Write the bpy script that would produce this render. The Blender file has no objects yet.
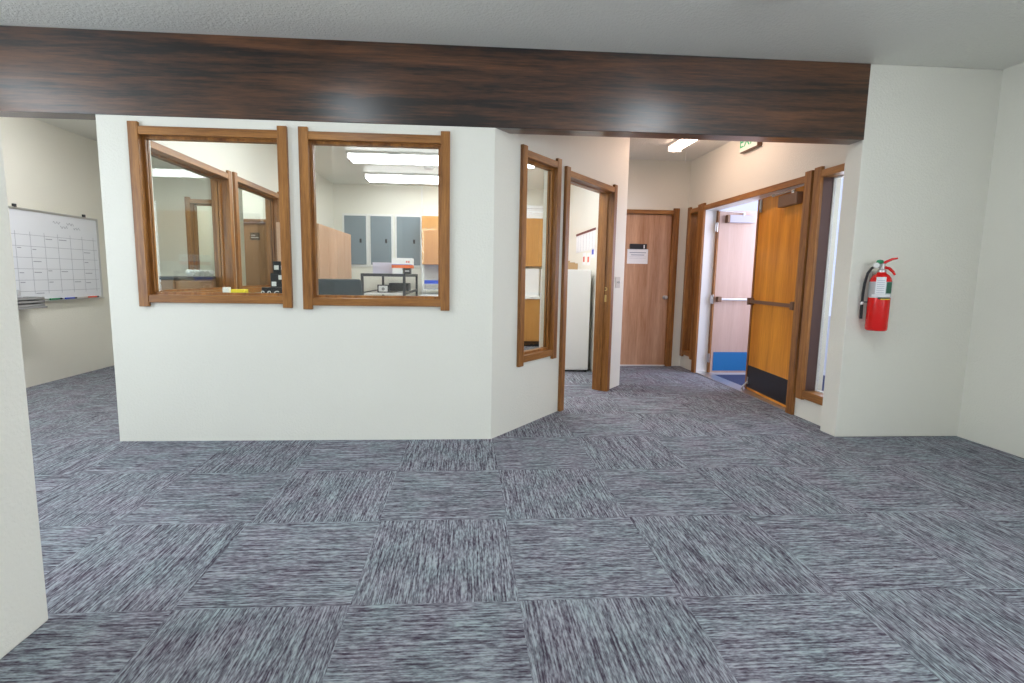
import bpy, bmesh, math, random
from mathutils import Matrix, Vector
random.seed(7)
PI = math.pi
C = bpy.context.scene.collection
S = bpy.context.scene

# ------------------------------------------------------------ camera, sky, daylight, exposure
cam = bpy.data.cameras.new('camera')
camo = bpy.data.objects.new('camera', cam); C.objects.link(camo)
cam.sensor_fit = 'HORIZONTAL'; cam.sensor_width = 36.0
cam.lens = 492.477 / 1024 * 36.0
cam.shift_x = 14.973 / 1024; cam.shift_y = -8.909 / 1024
cam.clip_start = 0.02; cam.clip_end = 200
_p, _y, _r = 0.115301660, -0.063073931, 0.014810265
_m = Matrix.Rotation(_y, 3, 'Z') @ Matrix.Rotation(PI/2 - _p, 3, 'X') @ Matrix.Rotation(_r, 3, 'Z')
camo.matrix_world = Matrix.Translation((0, 0, 1.18059)) @ _m.to_4x4()
S.camera = camo

world = bpy.data.worlds.new('sky'); S.world = world; world.use_nodes = True
bg = world.node_tree.nodes['Background']
bg.inputs['Color'].default_value = (0.62, 0.67, 1.0, 1); bg.inputs['Strength'].default_value = 1.35

def area(name, loc, rot, sx, sy, power, col):
    l = bpy.data.lights.new(name, 'AREA'); l.shape = 'RECTANGLE'; l.size = sx; l.size_y = sy
    l.energy = power; l.color = col
    o = bpy.data.objects.new(name, l); C.objects.link(o); o.location = loc; o.rotation_euler = rot
    return o
# daylight entering through the windows behind the camera and at the side of the left room
for wx, pw in ((-0.35, 130), (1.2, 110), (2.75, 30)):
    area('window_daylight', (wx, -3.97, 1.5), (-PI/2, 0, 0), 1.2, 1.3, pw, (0.88, 0.96, 1.0))
area('window_daylight', (-4.33, 0.9, 1.5), (0, -PI/2, 0), 1.3, 2.4, 70, (0.84, 0.93, 1.0))
area('window_daylight', (3.77, -1.2, 1.5), (0, PI/2, 0), 1.3, 2.4, 100, (0.90, 0.96, 1.0))  # right-wall window is made up, added to brighten the near left wall
area('doorway_daylight', (4.6, 4.9, 1.9), (0, PI/2 + 0.25, 0), 1.8, 2.2, 90, (0.80, 0.84, 1.0))

S.view_settings.view_transform = 'Standard'
S.view_settings.look = 'None'
S.view_settings.gamma = 1.0
S.view_settings.use_curve_mapping = False
S.view_settings.exposure = 0.10

# ------------------------------------------------------------ materials
def newmat(name):
    m = bpy.data.materials.new(name); m.use_nodes = True
    nt = m.node_tree; b = nt.nodes['Principled BSDF']
    return m, nt, b
def N(nt, t, **kw):
    n = nt.nodes.new(t)
    for k, v in kw.items():
        if k in n.inputs: n.inputs[k].default_value = v
        else: setattr(n, k, v)
    return n
def plain(name, col, rough=0.5, metal=0.0, spec=None, bump=None):
    m, nt, b = newmat(name)
    b.inputs['Base Color'].default_value = (*col, 1); b.inputs['Roughness'].default_value = rough
    b.inputs['Metallic'].default_value = metal
    if spec is not None: b.inputs['Specular IOR Level'].default_value = spec
    # faint procedural variation so that no surface is perfectly flat
    tc = N(nt, 'ShaderNodeTexCoord'); no = N(nt, 'ShaderNodeTexNoise', Scale=bump[0] if bump else 60.0, Detail=3.0)
    nt.links.new(tc.outputs['Object'], no.inputs['Vector'])
    bp = N(nt, 'ShaderNodeBump', Strength=bump[1] if bump else 0.03, Distance=bump[2] if bump else 0.002)
    nt.links.new(no.outputs['Fac'], bp.inputs['Height']); nt.links.new(bp.outputs['Normal'], b.inputs['Normal'])
    return m
def paint(name, col, rough, scale, strength, dist, mottle=0.03):
    m, nt, b = newmat(name)
    tc = N(nt, 'ShaderNodeTexCoord')
    no = N(nt, 'ShaderNodeTexNoise', Scale=scale, Detail=4.0, Roughness=0.6)
    nt.links.new(tc.outputs['Object'], no.inputs['Vector'])
    rp = N(nt, 'ShaderNodeValToRGB'); rp.color_ramp.elements[0].position = 0.42; rp.color_ramp.elements[1].position = 0.62
    nt.links.new(no.outputs['Fac'], rp.inputs['Fac'])
    bp = N(nt, 'ShaderNodeBump', Strength=strength, Distance=dist)
    nt.links.new(rp.outputs['Color'], bp.inputs['Height']); nt.links.new(bp.outputs['Normal'], b.inputs['Normal'])
    n2 = N(nt, 'ShaderNodeTexNoise', Scale=1.3, Detail=3.0); nt.links.new(tc.outputs['Object'], n2.inputs['Vector'])
    mx = N(nt, 'ShaderNodeMix', data_type='RGBA'); mx.inputs[6].default_value = (*[c*(1-mottle) for c in col], 1)
    mx.inputs[7].default_value = (*[min(1, c*(1+mottle)) for c in col], 1)
    nt.links.new(n2.outputs['Fac'], mx.inputs[0]); nt.links.new(mx.outputs[2], b.inputs['Base Color'])
    b.inputs['Roughness'].default_value = rough
    return m
def wood(name, dark, light, axis, rough=0.4, ring=7.0, fine=90.0, bump=0.12, spread=(0.3, 0.72)):
    m, nt, b = newmat(name)
    tc = N(nt, 'ShaderNodeTexCoord')
    sc = {'x': (0.06, 1, 1), 'y': (1, 0.06, 1), 'z': (1, 1, 0.06)}[axis]
    mp = N(nt, 'ShaderNodeMapping'); mp.inputs['Scale'].default_value = sc
    nt.links.new(tc.outputs['Object'], mp.inputs['Vector'])
    n1 = N(nt, 'ShaderNodeTexNoise', Scale=ring, Detail=3.0, Roughness=0.55, Distortion=0.8)
    n2 = N(nt, 'ShaderNodeTexNoise', Scale=fine, Detail=5.0, Roughness=0.7)
    nt.links.new(mp.outputs[0], n1.inputs['Vector']); nt.links.new(mp.outputs[0], n2.inputs['Vector'])
    mm = N(nt, 'ShaderNodeMath', operation='MULTIPLY'); mm.inputs[1].default_value = 0.55
    ad = N(nt, 'ShaderNodeMath', operation='MULTIPLY_ADD'); ad.inputs[1].default_value = 0.45
    nt.links.new(n1.outputs['Fac'], mm.inputs[0]); nt.links.new(n2.outputs['Fac'], ad.inputs[0]); nt.links.new(mm.outputs[0], ad.inputs[2])
    rp = N(nt, 'ShaderNodeValToRGB'); e = rp.color_ramp.elements
    e[0].position = spread[0]; e[0].color = (*dark, 1); e[1].position = spread[1]; e[1].color = (*light, 1)
    nt.links.new(ad.outputs[0], rp.inputs['Fac']); nt.links.new(rp.outputs['Color'], b.inputs['Base Color'])
    bp = N(nt, 'ShaderNodeBump', Strength=bump, Distance=0.002)
    nt.links.new(ad.outputs[0], bp.inputs['Height']); nt.links.new(bp.outputs['Normal'], b.inputs['Normal'])
    b.inputs['Roughness'].default_value = rough
    return m
def glow(name, col, strength):
    m, nt, b = newmat(name)
    b.inputs['Base Color'].default_value = (*[c*0.8 for c in col], 1)
    b.inputs['Emission Color'].default_value = (*col, 1); b.inputs['Emission Strength'].default_value = strength
    return m
def glassmat(name, tint=(0.96, 0.985, 0.97)):
    m, nt, b = newmat(name); nt.nodes.remove(b)
    out = [n for n in nt.nodes if n.type == 'OUTPUT_MATERIAL'][0]
    tr = N(nt, 'ShaderNodeBsdfTransparent'); tr.inputs[0].default_value = (*tint, 1)
    gl = N(nt, 'ShaderNodeBsdfGlossy', Roughness=0.0)
    lw = N(nt, 'ShaderNodeLayerWeight', Blend=0.5); mx = N(nt, 'ShaderNodeMixShader')
    pw = N(nt, 'ShaderNodeMath', operation='POWER'); pw.inputs[1].default_value = 5.0; nt.links.new(lw.outputs['Facing'], pw.inputs[0])
    fr = N(nt, 'ShaderNodeMath', operation='MULTIPLY_ADD'); fr.inputs[1].default_value = 0.96; fr.inputs[2].default_value = 0.04; nt.links.new(pw.outputs[0], fr.inputs[0])
    nt.links.new(fr.outputs[0], mx.inputs[0]); nt.links.new(tr.outputs[0], mx.inputs[1]); nt.links.new(gl.outputs[0], mx.inputs[2])
    nt.links.new(mx.outputs[0], out.inputs['Surface'])
    return m

WALL = paint('cream_orange_peel_paint', (0.82, 0.805, 0.715), 0.5, 70, 0.30, 0.003)
CEIL = paint('knockdown_ceiling_paint', (0.80, 0.80, 0.74), 0.36, 48, 0.5, 0.005)
TRIM = {a: wood('oak_stained_trim_'+a, (0.13, 0.042, 0.007), (0.45, 0.195, 0.045), a, 0.36, 14, 130, 0.15, (0.36, 0.64)) for a in 'xyz'}
BEAM = wood('dark_walnut_stained_beam', (0.007, 0.0022, 0.0013), (0.150, 0.056, 0.019), 'x', 0.30, 10.0, 85, 1.0, (0.42, 0.66))
BEAM.node_tree.nodes['Principled BSDF'].inputs['Coat Weight'].default_value = 0.7
BEAM.node_tree.nodes['Principled BSDF'].inputs['Coat Roughness'].default_value = 0.30
ORANGE = wood('varnished_orange_veneer', (0.50, 0.165, 0.010), (0.85, 0.36, 0.040), 'z', 0.28, 6, 60, 0.06, (0.36, 0.66))
LAUAN = wood('pinkish_lauan_veneer', (0.38, 0.18, 0.085), (0.62, 0.37, 0.23), 'z', 0.3, 11, 80, 0.05, (0.36, 0.66))
PALE = wood('washed_pink_veneer', (0.50, 0.33, 0.26), (0.62, 0.45, 0.38), 'z', 0.4, 10, 70, 0.05)
TAN = wood('tan_veneer', (0.46, 0.27, 0.16), (0.62, 0.40, 0.26), 'z', 0.45, 6, 80, 0.05)
CAB = wood('golden_oak_cabinet_veneer', (0.46, 0.20, 0.045), (0.68, 0.36, 0.11), 'z', 0.35, 5, 70, 0.05)
BROWN = wood('brown_door_veneer', (0.24, 0.12, 0.05), (0.34, 0.18, 0.085), 'z', 0.4, 5, 70, 0.05)
GLASS = glassmat('clear_glass')
BLACK = plain('black_laminate', (0.012, 0.012, 0.016), 0.35)
RUBBER = plain('black_rubber', (0.015, 0.015, 0.016), 0.6)
PLATE_SKY = plain('blue_kick_plate', (0.02, 0.17, 0.42), 0.3)  # glossy black plate, its blue sky reflection put into the base colour
FABRIC = plain('charcoal_upholstery', (0.035, 0.05, 0.06), 0.8, bump=(400, 0.3, 0.002))
ALU = plain('brushed_aluminium', (0.62, 0.62, 0.62), 0.32, 0.9)
STEEL = plain('satin_steel', (0.55, 0.54, 0.52), 0.28, 1.0)
BRASS = plain('brass', (0.65, 0.45, 0.18), 0.28, 1.0)
BRONZE = plain('brown_anodised_metal', (0.20, 0.115, 0.07), 0.4, 0.3)
LILACM = plain('pale_lilac_metal', (0.45, 0.43, 0.50), 0.5)
JAMB_SHADE = plain('dark_bronze_metal', (0.10, 0.055, 0.05), 0.45, 0.2)  # dark tone paints in the shade of the backlit window reveal
IVORY = plain('ivory_plastic', (0.60, 0.57, 0.50), 0.4)
WHITE = plain('white_enamel', (0.82, 0.82, 0.80), 0.35)
PAPER = plain('white_paper', (0.86, 0.86, 0.86), 0.8)
LILAC = plain('lilac_paper', (0.70, 0.68, 0.80), 0.8)
GREYP = plain('grey_blue_panel_enamel', (0.21, 0.26, 0.29), 0.45)
GREY = plain('grey_plastic', (0.32, 0.32, 0.32), 0.5)
DGREY = plain('dark_grey_steel', (0.035, 0.037, 0.045), 0.45)
BOARD = plain('whiteboard_surface', (0.80, 0.83, 0.88), 0.25)
LINE = plain('grey_line', (0.33, 0.35, 0.42), 0.6)
RED = plain('fire_red_enamel', (0.72, 0.008, 0.006), 0.22)
REDP = plain('red_print', (0.75, 0.12, 0.06), 0.6)
GREEN = plain('green_plastic', (0.02, 0.28, 0.12), 0.4)
DGREEN = plain('dark_green_print', (0.03, 0.14, 0.08), 0.6)
BLUE = plain('blue_plastic', (0.012, 0.07, 0.55), 0.4)
YELLOW = plain('yellow_paper', (0.85, 0.68, 0.03), 0.7)
CARD = plain('tan_cardboard', (0.50, 0.32, 0.16), 0.8)
ORPRINT = plain('orange_red_print', (0.80, 0.16, 0.04), 0.6)
SILVER = plain('silver_label', (0.55, 0.56, 0.58), 0.35, 0.4)
CONC = plain('pale_concrete', (0.55, 0.55, 0.55), 0.8, bump=(30, 0.2, 0.004))
MAT = plain('navy_entrance_mat', (0.02, 0.035, 0.10), 0.9, bump=(300, 0.6, 0.004))
EXITF = glow('exit_sign_face', (0.85, 1.0, 0.88), 0.10)
EXITG = glow('exit_sign_letters', (0.03, 0.55, 0.22), 0.15)
TUBE_O = glow('fluorescent_diffuser_cool', (0.96, 0.96, 1.0), 9.0)
TUBE_H = glow('fluorescent_diffuser_warm', (1.0, 0.70, 0.56), 15.0)
TUBE_L = glow('fluorescent_diffuser_left_room', (0.98, 0.98, 1.0), 34.0)
TUBE_N = glow('fluorescent_diffuser_office_front', (0.95, 0.96, 1.0), 32.0)
TUBE_G = glow('fluorescent_diffuser_front_left', (0.86, 0.94, 1.0), 12.0)
TUBE_F = glow('fluorescent_diffuser_front', (0.86, 0.94, 1.0), 21.0)

def carpet():
    m, nt, b = newmat('quarter_turn_carpet_tiles'); L = nt.links.new
    tc = N(nt, 'ShaderNodeTexCoord')
    mp = N(nt, 'ShaderNodeMapping'); mp.inputs['Location'].default_value = (0.4083/0.6096, -1.6673/0.6096, 0)
    mp.inputs['Scale'].default_value = (1/0.6096,)*3
    L(tc.outputs['Object'], mp.inputs['Vector'])
    sx = N(nt, 'ShaderNodeSeparateXYZ'); L(mp.outputs[0], sx.inputs[0])
    def mth(op, a, bb=None):
        n = N(nt, 'ShaderNodeMath', operation=op)
        for i, v in enumerate((a, bb)):
            if v is None: continue
            if isinstance(v, (int, float)): n.inputs[i].default_value = v
            else: L(v, n.inputs[i])
        return n.outputs[0]
    fx, fy = mth('FLOOR', sx.outputs[0]), mth('FLOOR', sx.outputs[1])
    par = mth('FLOORED_MODULO', mth('ADD', fx, fy), 2.0)
    cell = N(nt, 'ShaderNodeCombineXYZ'); L(fx, cell.inputs[0]); L(fy, cell.inputs[1])
    wn = N(nt, 'ShaderNodeTexWhiteNoise', noise_dimensions='2D'); L(cell.outputs[0], wn.inputs['Vector'])
    ux = mth('SUBTRACT', sx.outputs[0], fx); uy = mth('SUBTRACT', sx.outputs[1], fy)
    a = mth('ADD', mth('MULTIPLY', ux, mth('SUBTRACT', 1.0, par)), mth('MULTIPLY', uy, par))   # across the streaks
    l = mth('ADD', mth('MULTIPLY', uy, mth('SUBTRACT', 1.0, par)), mth('MULTIPLY', ux, par))   # along the streaks
    v = N(nt, 'ShaderNodeCombineXYZ'); L(mth('MULTIPLY', a, 92.0), v.inputs[0]); L(mth('MULTIPLY', l, 3.5), v.inputs[1])
    L(mth('MULTIPLY', wn.outputs['Value'], 50.0), v.inputs[2])
    n1 = N(nt, 'ShaderNodeTexNoise', Scale=1.0, Detail=1.5, Roughness=0.5); L(v.outputs[0], n1.inputs['Vector'])
    v2 = N(nt, 'ShaderNodeCombineXYZ'); L(mth('MULTIPLY', a, 95.0), v2.inputs[0]); L(mth('MULTIPLY', l, 20.0), v2.inputs[1])
    L(mth('MULTIPLY', wn.outputs['Value'], 91.0), v2.inputs[2])
    n2 = N(nt, 'ShaderNodeTexNoise', Scale=1.0, Detail=2.0, Roughness=0.6); L(v2.outputs[0], n2.inputs['Vector'])
    n3 = N(nt, 'ShaderNodeTexNoise', Scale=5.0, Detail=4.0); L(tc.outputs['Object'], n3.inputs['Vector'])
    f = mth('ADD', mth('MULTIPLY', n1.outputs['Fac'], 0.5), mth('MULTIPLY', n2.outputs['Fac'], 0.5))
    rp = N(nt, 'ShaderNodeValToRGB'); e = rp.color_ramp.elements
    e[0].position = 0.37; e[0].color = (0.060, 0.046, 0.066, 1)
    e[1].position = 0.62; e[1].color = (0.375, 0.41, 0.435, 1)
    k = e.new(0.49); k.color = (0.185, 0.19, 0.215, 1)
    L(f, rp.inputs['Fac'])
    # purple-grey / blue-grey drift of the yarn and small shade difference from tile to tile
    mx = N(nt, 'ShaderNodeMix', data_type='RGBA', blend_type='MULTIPLY'); mx.inputs[0].default_value = 1.0
    tint = N(nt, 'ShaderNodeMix', data_type='RGBA'); tint.inputs[6].default_value = (1.04, 0.98, 1.03, 1); tint.inputs[7].default_value = (0.95, 1.02, 1.02, 1)
    rr = N(nt, 'ShaderNodeValToRGB'); rr.color_ramp.elements[0].position = 0.35; rr.color_ramp.elements[1].position = 0.65
    L(n3.outputs['Fac'], rr.inputs['Fac']); L(rr.outputs['Color'], tint.inputs[0])
    L(rp.outputs['Color'], mx.inputs[6]); L(tint.outputs[2], mx.inputs[7])
    vm = N(nt, 'ShaderNodeVectorMath', operation='SCALE'); L(mx.outputs[2], vm.inputs[0])
    L(mth('ADD', 0.96, mth('MULTIPLY', wn.outputs['Value'], 0.08)), vm.inputs['Scale'])
    L(vm.outputs[0], b.inputs['Base Color'])
    bp = N(nt, 'ShaderNodeBump', Strength=0.5, Distance=0.004); L(f, bp.inputs['Height']); L(bp.outputs['Normal'], b.inputs['Normal'])
    b.inputs['Roughness'].default_value = 0.95; b.inputs['Specular IOR Level'].default_value = 0.1
    return m
CARPET = carpet()

# ------------------------------------------------------------ mesh helpers
class MB:
    def __init__(s): s.bm = bmesh.new()
    def box(s, x0, x1, y0, y1, z0, z1, M=None):
        v = [s.bm.verts.new(M @ Vector(p) if M else p) for p in
             ((x0,y0,z0),(x1,y0,z0),(x1,y1,z0),(x0,y1,z0),(x0,y0,z1),(x1,y0,z1),(x1,y1,z1),(x0,y1,z1))]
        for f in ((0,3,2,1),(4,5,6,7),(0,1,5,4),(1,2,6,5),(2,3,7,6),(3,0,4,7)): s.bm.faces.new([v[i] for i in f])
        return s
    def prism(s, pts, z0, z1, M=None):
        a = [s.bm.verts.new((M @ Vector((x, y, z0))) if M else (x, y, z0)) for x, y in pts]
        b = [s.bm.verts.new((M @ Vector((x, y, z1))) if M else (x, y, z1)) for x, y in pts]
        n = len(pts); s.bm.faces.new(a[::-1]); s.bm.faces.new(b)
        for i in range(n): s.bm.faces.new((a[i], a[(i+1) % n], b[(i+1) % n], b[i]))
        return s
    def lathe(s, prof, M=None, seg=28):
        M = M or Matrix()
        rings = []
        for r, z in prof:
            if r < 1e-6: rings.append([s.bm.verts.new(M @ Vector((0, 0, z)))])
            else: rings.append([s.bm.verts.new(M @ Vector((r*math.cos(2*PI*i/seg), r*math.sin(2*PI*i/seg), z))) for i in range(seg)])
        for A, B in zip(rings, rings[1:]):
            for i in range(seg):
                j = (i+1) % seg
                if len(A) == 1 and len(B) == 1: continue
                if len(A) == 1: s.bm.faces.new((A[0], B[i], B[j]))
                elif len(B) == 1: s.bm.faces.new((A[i], A[j], B[0]))
                else: s.bm.faces.new((A[i], A[j], B[j], B[i]))
        return s
    def cyl(s, p, q, r, seg=14):
        p, q = Vector(p), Vector(q); L = (q-p).length
        M = Matrix.Translation(p) @ (q-p).to_track_quat('Z', 'Y').to_matrix().to_4x4()
        return s.lathe([(0,0),(r,0),(r,L),(0,L)], M, seg)
    def tube(s, pts, r, seg=10):
        pts = [Vector(p) for p in pts]; rad = r if isinstance(r, (list, tuple)) else [r]*len(pts)
        rings = []; up = Vector((0, 1, 0.01))
        for i, p in enumerate(pts):
            t = (pts[min(i+1, len(pts)-1)] - pts[max(i-1, 0)]).normalized()
            a = t.cross(up).normalized(); b2 = t.cross(a)
            rings.append([s.bm.verts.new(p + (a*math.cos(2*PI*k/seg) + b2*math.sin(2*PI*k/seg))*rad[i]) for k in range(seg)])
        for A, B in zip(rings, rings[1:]):
            for k in range(seg): s.bm.faces.new((A[k], A[(k+1) % seg], B[(k+1) % seg], B[k]))
        s.bm.faces.new(rings[0][::-1]); s.bm.faces.new(rings[-1])
        return s
    def build(s, name, mat, parent=None, M=None, bevel=0.0, smooth=False):
        bmesh.ops.recalc_face_normals(s.bm, faces=s.bm.faces)
        me = bpy.data.meshes.new(name); s.bm.to_mesh(me); s.bm.free()
        me.materials.append(mat)
        if smooth:
            for p in me.polygons: p.use_smooth = True
            me.set_sharp_from_angle(angle=math.radians(38))
        o = bpy.data.objects.new(name, me); C.objects.link(o)
        if parent: o.parent = parent
        if M: o.matrix_world = M
        if bevel:
            b = o.modifiers.new('bevel', 'BEVEL'); b.width = bevel; b.segments = 2; b.limit_method = 'ANGLE'
        return o
def tag(o, label, cat, group=None, kind=None):
    o['label'] = label; o['category'] = cat
    if group: o['group'] = group
    if kind: o['kind'] = kind
    return o
def empty(name, M, label=None, cat=None, group=None, kind=None):
    o = bpy.data.objects.new(name, None); C.objects.link(o); o.empty_display_size = 0.1
    o.matrix_world = M if isinstance(M, Matrix) else Matrix.Translation(M)
    if label: tag(o, label, cat, group)
    if kind: o['kind'] = kind
    return o
def box(name, x0, x1, y0, y1, z0, z1, mat, parent=None, bevel=0.0, M=None):
    return MB().box(x0, x1, y0, y1, z0, z1).build(name, mat, parent, M, bevel)
def frame(ox, oy, deg): return Matrix.Translation((ox, oy, 0)) @ Matrix.Rotation(math.radians(deg), 4, 'Z')

def wall(name, M, length, height, thick, holes=(), u0=0.0, mat=None, label=None):
    us = sorted({u0, length, *[h[0] for h in holes], *[h[1] for h in holes]})
    zs = sorted({0.0, height, *[h[2] for h in holes], *[h[3] for h in holes]})
    us = [u for u in us if u0 <= u <= length]; zs = [z for z in zs if 0 <= z <= height]
    def solid(i, j):
        if i < 0 or j < 0 or i >= len(us)-1 or j >= len(zs)-1: return False
        cu, cz = (us[i]+us[i+1])/2, (zs[j]+zs[j+1])/2
        return not any(a < cu < b and c < cz < d for a, b, c, d in holes)
    bm = bmesh.new(); vs = {}
    def V(i, k, j):
        if (i, k, j) not in vs: vs[(i, k, j)] = bm.verts.new((us[i], thick*k, zs[j]))
        return vs[(i, k, j)]
    for i in range(len(us)-1):
        for j in range(len(zs)-1):
            if not solid(i, j): continue
            for k in (0, 1): bm.faces.new((V(i,k,j), V(i+1,k,j), V(i+1,k,j+1), V(i,k,j+1)))
            if not solid(i-1, j): bm.faces.new((V(i,0,j), V(i,1,j), V(i,1,j+1), V(i,0,j+1)))
            if not solid(i+1, j): bm.faces.new((V(i+1,0,j), V(i+1,1,j), V(i+1,1,j+1), V(i+1,0,j+1)))
            if not solid(i, j-1): bm.faces.new((V(i,0,j), V(i+1,0,j), V(i+1,1,j), V(i,1,j)))
            if not solid(i, j+1): bm.faces.new((V(i,0,j+1), V(i+1,0,j+1), V(i+1,1,j+1), V(i,1,j+1)))
    mb = MB(); mb.bm = bm
    o = mb.build(name, mat or WALL, None, M)
    o['kind'] = 'structure'
    return o

def window_unit(n, M, u0, u1, z0, z1, thick, label, sw=0.062, ear=0.027, glass_v=0.075, both=True, railh=0.052, ld=None):
    """wood cased window in a wall: u along the wall, v into it, z up; (u0,u1,z0,z1) is the outline of the casing stiles"""
    t = empty('window_%d' % n, M @ Matrix.Translation((u0, 0, z0)), label, 'window', None, 'structure')
    w, hh = u1-u0, z1-z0
    P = lambda nm, *a, mat=None, bv=0.0025: box(nm, *a, mat or TRIM['z'], t, bv)
    sides = [(-0.026, 0.0)] + ([(thick, thick+0.026)] if both else [])
    for a, b in sides:
        P('casing_stile', 0, sw, a, b, 0, hh)
        P('casing_stile', w-sw, w, a, b, 0, hh)
        P('casing_rail', sw, w-sw, a+0.003, b-0.003, hh-ear-railh, hh-ear, mat=TRIM['x'])
        P('casing_rail', sw, w-sw, a+0.003, b-0.003, ear, ear+railh, mat=TRIM['x'])
    i0, i1, j0, j1 = sw, w-sw, ear+railh, hh-ear-railh
    k = 0.016; ld = ld or thick
    P('jamb_liner', i0-k, i0, 0, ld, j0-k, j1+k); P('jamb_liner', i1, i1+k, 0, ld, j0-k, j1+k)
    P('head_liner', i0, i1, 0, ld, j1, j1+k, mat=TRIM['x']); P('sill_liner', i0, i1, 0, thick, j0-k, j0, mat=TRIM['x'])
    g = glass_v; s = 0.018
    st = MB()
    for a, b in ((g-0.022, g-0.004), (g+0.004, g+0.022)):
        st.box(i0, i0+s, a, b, j0, j1).box(i1-s, i1, a, b, j0, j1).box(i0+s, i1-s, a, b, j1-s, j1).box(i0+s, i1-s, a, b, j0, j0+s)
    st.build('glazing_bead', TRIM['z'], t)
    box('pane', i0+0.001, i1-0.001, g-0.003, g+0.003, j0+0.001, j1-0.001, GLASS, t)
    return t

# ------------------------------------------------------------ the shell
H = 2.685
WT = 0.13                      # partition thickness
YP = 3.460                     # front plane of partition and pier
PLAN = [(-4.6, -4.15), (4.0, -4.15), (4.0, 3.60), (3.05, 3.60), (3.05, 8.95), (-4.6, 8.95)]
fl = MB().prism(PLAN, -0.05, 0.0).build('floor', CARPET); fl['kind'] = 'structure'
ce = MB().prism(PLAN, H, H+0.1).build('ceiling', CEIL); ce['kind'] = 'structure'

FP = frame(-2.39, YP, 0)                              # partition, u = X + 2.39
w1 = (0.205, 1.205, 0.940, 2.133); w2 = (1.278, 2.273, 0.932, 2.133)
def hole(w, sw=0.062, e=0.079): return (w[0]+sw-0.016, w[1]-sw+0.016, w[2]+e-0.016, w[3]-e+0.016)
wall('wall_partition', FP, 2.575, 2.172, WT, [hole(w1), hole(w2)])
window_unit(1, FP, *w1, WT, 'oak cased interior window, left one of the pair in the white partition', both=False, glass_v=0.042, ld=0.07)
window_unit(2, FP, *w2, WT, 'oak cased interior window, right one of the pair in the white partition', both=False, glass_v=0.042, ld=0.07)

AX, AY = 0.185, YP
ang = math.degrees(math.atan2(5.24-AY, 1.69-AX)); alen = math.hypot(1.69-AX, 5.24-AY)
FA = frame(AX, AY, ang)
w3 = (0.310, 0.880, 0.488, 2.130); dA = (0.965, 2.012, 2.095)
doorhole = (dA[0]+0.05, dA[1]-0.05, -1, 2.035)
wall('wall_angled', FA, alen, H, 0.115, [hole(w3), (doorhole[0], doorhole[1], 0, doorhole[3]), (-1, 0.166, 2.172, 3)])
window_unit(3, FA, *w3, 0.115, 'tall narrow oak cased window in the angled wall beside the office doorway', both=False, glass_v=0.040, ld=0.066)

def doorcase(name, M, u0, u1, z1, thick, label, sw=0.066, railh=0.052, ear=0.026, both=True, liner=True, stop=True, protr=0.028):
    t = empty(name, M @ Matrix.Translation((u0, 0, 0)), label, 'door frame', None, 'structure')
    w = u1-u0
    for a, b in [(-protr, 0)] + ([(thick, thick+protr)] if both else []):
        box('casing_stile', 0, sw, a, b, 0, z1, TRIM['z'], t, 0.0025); box('casing_stile', w-sw, w, a, b, 0, z1, TRIM['z'], t, 0.0025)
        box('casing_header', sw, w-sw, a+0.003, b-0.003, z1-ear-railh, z1-ear, TRIM['x'], t, 0.0025)
    if liner:
        top = z1-ear-railh
        box('jamb', sw-0.016, sw, 0, thick, 0, top+0.016, TRIM['z'], t); box('jamb', w-sw, w-sw+0.016, 0, thick, 0, top+0.016, TRIM['z'], t)
        box('head_jamb', sw, w-sw, 0, thick, top, top+0.016, TRIM['x'], t)
        if stop:
            c = thick*0.5
            box('stop', sw, sw+0.012, c-0.016, c+0.016, 0, top-0.012, TRIM['z'], t); box('stop', w-sw-0.012, w-sw, c-0.016, c+0.016, 0, top-0.012, TRIM['z'], t)
            box('stop', sw, w-sw, c-0.016, c+0.016, top-0.012, top, TRIM['x'], t)
    return t
da = doorcase('door_1', FA, dA[0], dA[1], dA[2], 0.115, 'open oak framed doorway into the office in the angled wall')
wA = dA[1]-dA[0]
sp = MB().box(wA-0.0685, wA-0.066, 0.018, 0.046, 0.93, 1.00).build('strike_plate', BRASS, da, None, 0.0008)
sp['label'] = 'brass strike plate'
MB().lathe([(0.011, 0), (0.019, 0), (0.019, 0.003), (0.011, 0.003), (0.011, 0)],
           Matrix.Translation((wA-0.0657, 0.032, 1.06)) @ Matrix.Rotation(-PI/2, 4, 'Y'), 20).build('deadbolt_strike', BRASS, da, None, 0, True)

# hall left wall (office right wall), back wall, right wall
XL, XR, YB = 1.690, 2.890, 6.410
wall('wall_hall_left', frame(XL, 5.245, 90), 8.73-5.245, H, 0.115)
FB = frame(XL, YB, 0)
bdoor = (0.025, 1.072, 2.082)
wall('wall_hall_back', FB, XR-XL+0.17, H, 0.12, [(bdoor[0]+0.05, bdoor[1]-0.05, 0, bdoor[2]-0.062)])
FR = frame(XR, YB, -90)                                # u = 6.41 - Y
RT = 0.16
w5 = (0.030, 0.385, 0.150, 2.090); dR = (0.392, 2.352, 2.092); w4 = (2.382, 2.960, 0.165, 2.100)
wall('wall_hall_right', FR, 2.790, H, RT, [hole(w5, 0.06), (dR[0]+0.066, dR[1]-0.066, 0, 2.035), (w4[0]+0.066, 2.789, w4[2]+0.06, w4[3]-0.065)])
window_unit(5, FR, *w5, RT, 'narrow oak cased sidelight between the back corner and the double doors', 0.07, both=False, glass_v=0.13)
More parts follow.
